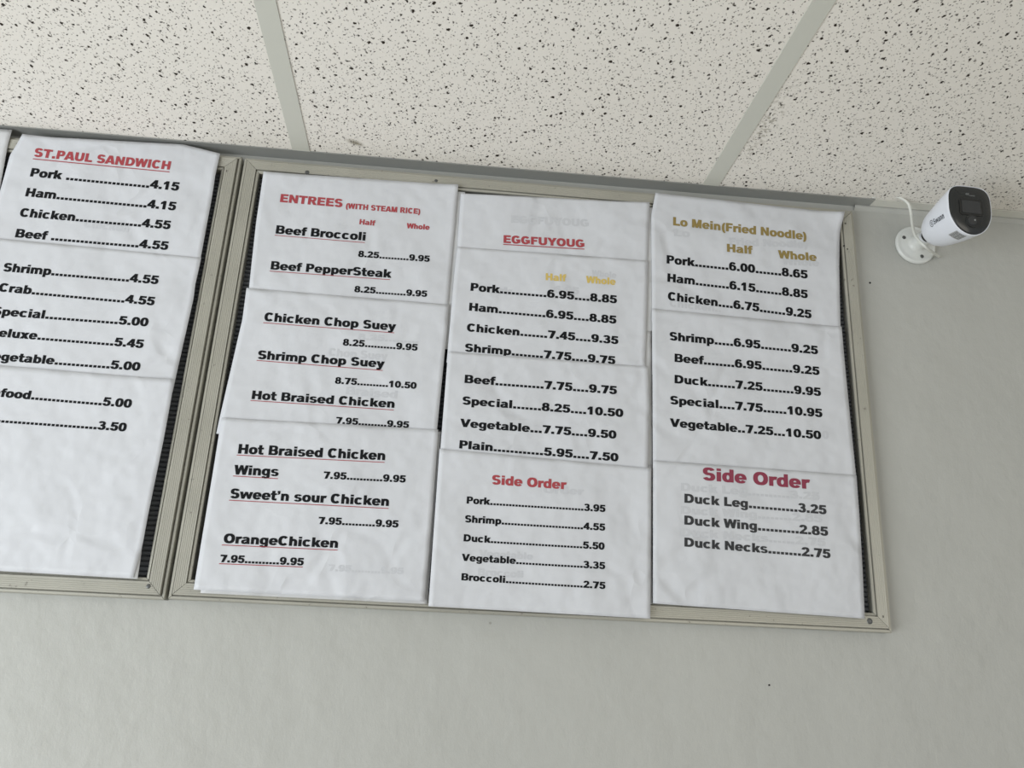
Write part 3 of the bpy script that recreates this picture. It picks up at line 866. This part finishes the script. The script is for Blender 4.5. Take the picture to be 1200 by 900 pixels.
# (distance from Rp along the axis, half width, half height up, half height down, squareness up, down)
SEC = [(-.0275, .004, .004, .004, 2, 2), (-.0265, .010, .010, .010, 2, 2), (-.023, .0165, .0165, .0165, 2, 2), (-.016, .0225, .022, .023, 2, 2),
       (-.006, .0268, .0262, .0275, 2.05, 2), (.006, .0292, .0285, .0305, 2.15, 2), (.020, .0306, .0307, .0335, 2.35, 2), (LEN * .65, .0318, .0325, .0364, 2.9, 2.0),
       (LEN, .0322, .0342, .0387, 3.7, 2.0), (LEN + .0035, .0324, .0345, .0391, 3.8, 2.0), (LEN + .0043, .0321, .0342, .0388, 3.8, 2.0),
       (LEN + .0043, .0316, .0337, .0381, 3.8, 2.0), (LEN + .0012, .0313, .0334, .0378, 3.8, 2.0)]
def surf_pt(s, a, lift=0):
    for A, B in zip(SEC, SEC[1:]):
        if A[0] <= s <= B[0]:
            k = (s - A[0]) / (B[0] - A[0]); q = [A[i] + (B[i] - A[i]) * k for i in range(6)]; break
    x, y = section(a, q[4], q[5], q[1] + lift, q[2] + lift, q[3] + lift)
    return Rp + axis * s + side * x + upv * y
V = []; F = []; NN = 56
for (s, wx, ht, hb, nt, nb2) in SEC:
    for i in range(NN):
        x, y = section(2 * PI * (i + .5) / NN, nt, nb2, wx, ht, hb)
        V.append(Rp + axis * s + side * x + upv * y)
for k in range(len(SEC) - 1):
    for i in range(NN):
        j = (i + 1) % NN; F.append((k*NN + i, k*NN + j, (k+1)*NN + j, (k+1)*NN + i))
F.append(tuple(range(NN)))
housing = new_mesh('housing', V, F, M['white'], root, corg, smooth=True)
# face plate, slightly domed
V = []; F = []
rings = [(1.0, .0012), (.995, .0040), (.95, .0052), (.6, .0058), (.02, .0060)]
for sc_, d in rings:
    for i in range(NN):
        x, y = section(2 * PI * (i + .5) / NN, 3.8, 2.0, .0315, .0336, .0380)
        V.append(Rp + axis * (LEN + d) + side * x * sc_ + upv * y * sc_)
for k in range(len(rings) - 1):
    for i in range(NN):
        j = (i + 1) % NN; F.append((k*NN + i, k*NN + j, (k+1)*NN + j, (k+1)*NN + i))
F.append(tuple(range(4 * NN, 5 * NN))); F.append(tuple(range(NN))[::-1])
face = new_mesh('face_plate', V, F, M['black'], root, corg, smooth=True)

def rrect(cx, cy, w, h, r, d0, d1, name, material, parent, n=6):
    pts = []
    for (sx, sy, a0) in ((1, 1, 0), (-1, 1, 90), (-1, -1, 180), (1, -1, 270)):
        for k in range(n + 1):
            a = math.radians(a0 + 90 * k / n)
            pts.append((cx + sx * (w - r) + r * math.cos(a), cy + sy * (h - r) + r * math.sin(a)))
    m = len(pts)
    V = [Rp + axis * (LEN + d) + side * x + upv * y for d in (d0, d1) for x, y in pts]
    F = [(i, (i + 1) % m, m + (i + 1) % m, m + i) for i in range(m)] + [tuple(range(m, 2 * m)), tuple(range(m))[::-1]]
    return new_mesh(name, V, F, material, parent, corg)
SG = SIDE = 1
rrect(0, .0015, .0172, .0120, .004, .004, .0067, 'lens_frame', M['dark'], face)
rrect(0, .0018, .0140, .0092, .0015, .006, .0072, 'lens_window', M['lens'], face)
def disc(cx, cy, r, d0, d1, name, material, parent, n=24):
    V = [Rp + axis * (LEN + d) + side * (cx + rr * math.cos(2*PI*i/n)) + upv * (cy + rr * math.sin(2*PI*i/n)) for rr, d in ((r, d0), (r * .92, d1)) for i in range(n)]
    F = [(i, (i + 1) % n, n + (i + 1) % n, n + i) for i in range(n)] + [tuple(range(n, 2 * n)), tuple(range(n))[::-1]]
    return new_mesh(name, V, F, material, parent, corg)
disc(0, -.0185, .0102, .004, .0068, 'motion_sensor', M['black'], face)
disc(0, -.0185, .0070, .006, .0074, 'sensor_dome', M['lens'], face)
disc(-.0035, -.0175, .0011, .006, .0078, 'sensor_glint', M['sticker'], face)  # tiny highlight on the sensor dome, painted as a pale disc
# small pale print near the top of the face
def face_text(text, cx, cy, cap, wdt, parent, material):
    P, F, tot = layout(text, False)
    V = [Rp + axis * (LEN + .0062) + side * SGN * (cx + (a / tot - .5) * wdt) + upv * (cy + b / 716 * cap) for a, b in P]
    new_mesh('lettering', V, F, material, parent, corg)
G['K'] = (833, R_(75,0,275,716) + PL((240,250),(540,716),(790,716),(370,230)) + PL((330,340),(480,490),(833,0),(585,0)))
SGN = 1 if side.dot(Vector((1, 0, 0))) > 0 else -1
face_text('4K', -.004, .0195, .0032, .006, face, M['facemark'])
face_text('UHD', .0035, .0185, .0018, .008, face, M['facemark'])
# lettering on the body's left side, reading from the rear to the front, with a round S badge before it
la = PI if SGN > 0 else 0.0
sgn = -1 if SGN > 0 else 1
def side_pt(s, h, lift=.00025):
    return surf_pt(s, la + sgn * h / .031, lift)
P, F, tot = layout('Swann', False)
s0, s1, cap, hb0 = .0245, .0495, .0072, -.0095
V = [side_pt(s0 + (s1 - s0) * a / tot, hb0 + b / 716 * cap) for a, b in P]
new_mesh('lettering', V, F, M['logo'], housing, corg)
V = []; F = []
for q in arc(0, 0, 1, 1, .2, .2, 0, 360, 24) + [[((x - 361) / 800, (y - 358) / 800) for x, y in p] for p in G['S'][1]]:
    n = len(V)
    for a, b in q: V.append(side_pt(.0195 + a * .0038, hb0 + .0034 + b * .0047))
    F.append(tuple(range(n, n + len(q))))
new_mesh('badge', V, F, M['logo'], housing, corg)
# sticker under the front
V = []; F = []
A0, A1 = (PI + .95, PI + 1.45) if SGN > 0 else (-.95, -1.45)
for j in range(9):
    for i in range(7):
        V.append(surf_pt(LEN * .66 + (LEN * .32) * i / 6, A0 + (A1 - A0) * j / 8, .0002))
for j in range(8):
    for i in range(6): F.append((j*7 + i, j*7 + i + 1, (j+1)*7 + i + 1, (j+1)*7 + i))
stk = new_mesh('sticker', V, F, M['sticker'], housing, corg, smooth=True)
V = []; F = []
for r in range(5):
    for seg in range(3):
        n = len(V); ss = LEN * (.70 + .055 * r)
        a0 = A0 + (A1 - A0) * (.08 + .3 * seg); a1 = a0 + (A1 - A0) * (.2 + .06 * ((r + seg) % 2))
        V += [surf_pt(ss, a0, .0004), surf_pt(ss + .0011, a0, .0004), surf_pt(ss + .0011, a1, .0004), surf_pt(ss, a1, .0004)]
        F.append((n, n + 1, n + 2, n + 3))
new_mesh('sticker_print', V, F, M['logo'], stk, corg)
# mount: dished base, neck, ball joint, clamp
V, F = lathe([(.0002, .031), (.0035, .0318), (.006, .0305), (.0068, .0285), (.0062, .0262), (.0075, .024), (.0085, .016), (.011, .0125), (.017, .0112), (.030, .0108), (.033, .009)], (bx, 0, bz), (0, -1, 0), 48)
base = new_mesh('mount_base', V, F, M['base'], root, corg, smooth=True)
for ang in (155, 285, 40):
    a = math.radians(ang)
    V, F = lathe([(-.003, .003), (.0002, .0030), (.0008, .0022)], (bx + .0215 * math.cos(a), -.0078, bz + .0215 * math.sin(a)), (0, -1, 0), 14)
    new_mesh('screw', V, F, M['screw'], base, corg)
J0 = Vector((bx, -.030, bz)); J1 = Rp - axis * .022
jm = J0.lerp(J1, .5)
ax2 = (J1 - J0).normalized(); Lj = (J1 - J0).length
V, F = lathe([(-.004, .0075), (0, .0095), (Lj * .5, .0100), (Lj * .9, .0092), (Lj + .006, .0088)], J0, ax2, 24)
new_mesh('joint', V, F, M['white'], root, corg, smooth=True)
V, F = lathe([(Lj * .42, .0104), (Lj * .5, .0108), (Lj * .62, .0104)], J0, ax2, 24)
new_mesh('clamp_ring', V, F, M['dark'], root, corg, smooth=True)
V, F = tube(smooth_path([tuple(p) for p in PT['cable']], 8), .0021, 12)
new_mesh('cable', V, F, M['cable'], root, corg, smooth=True)
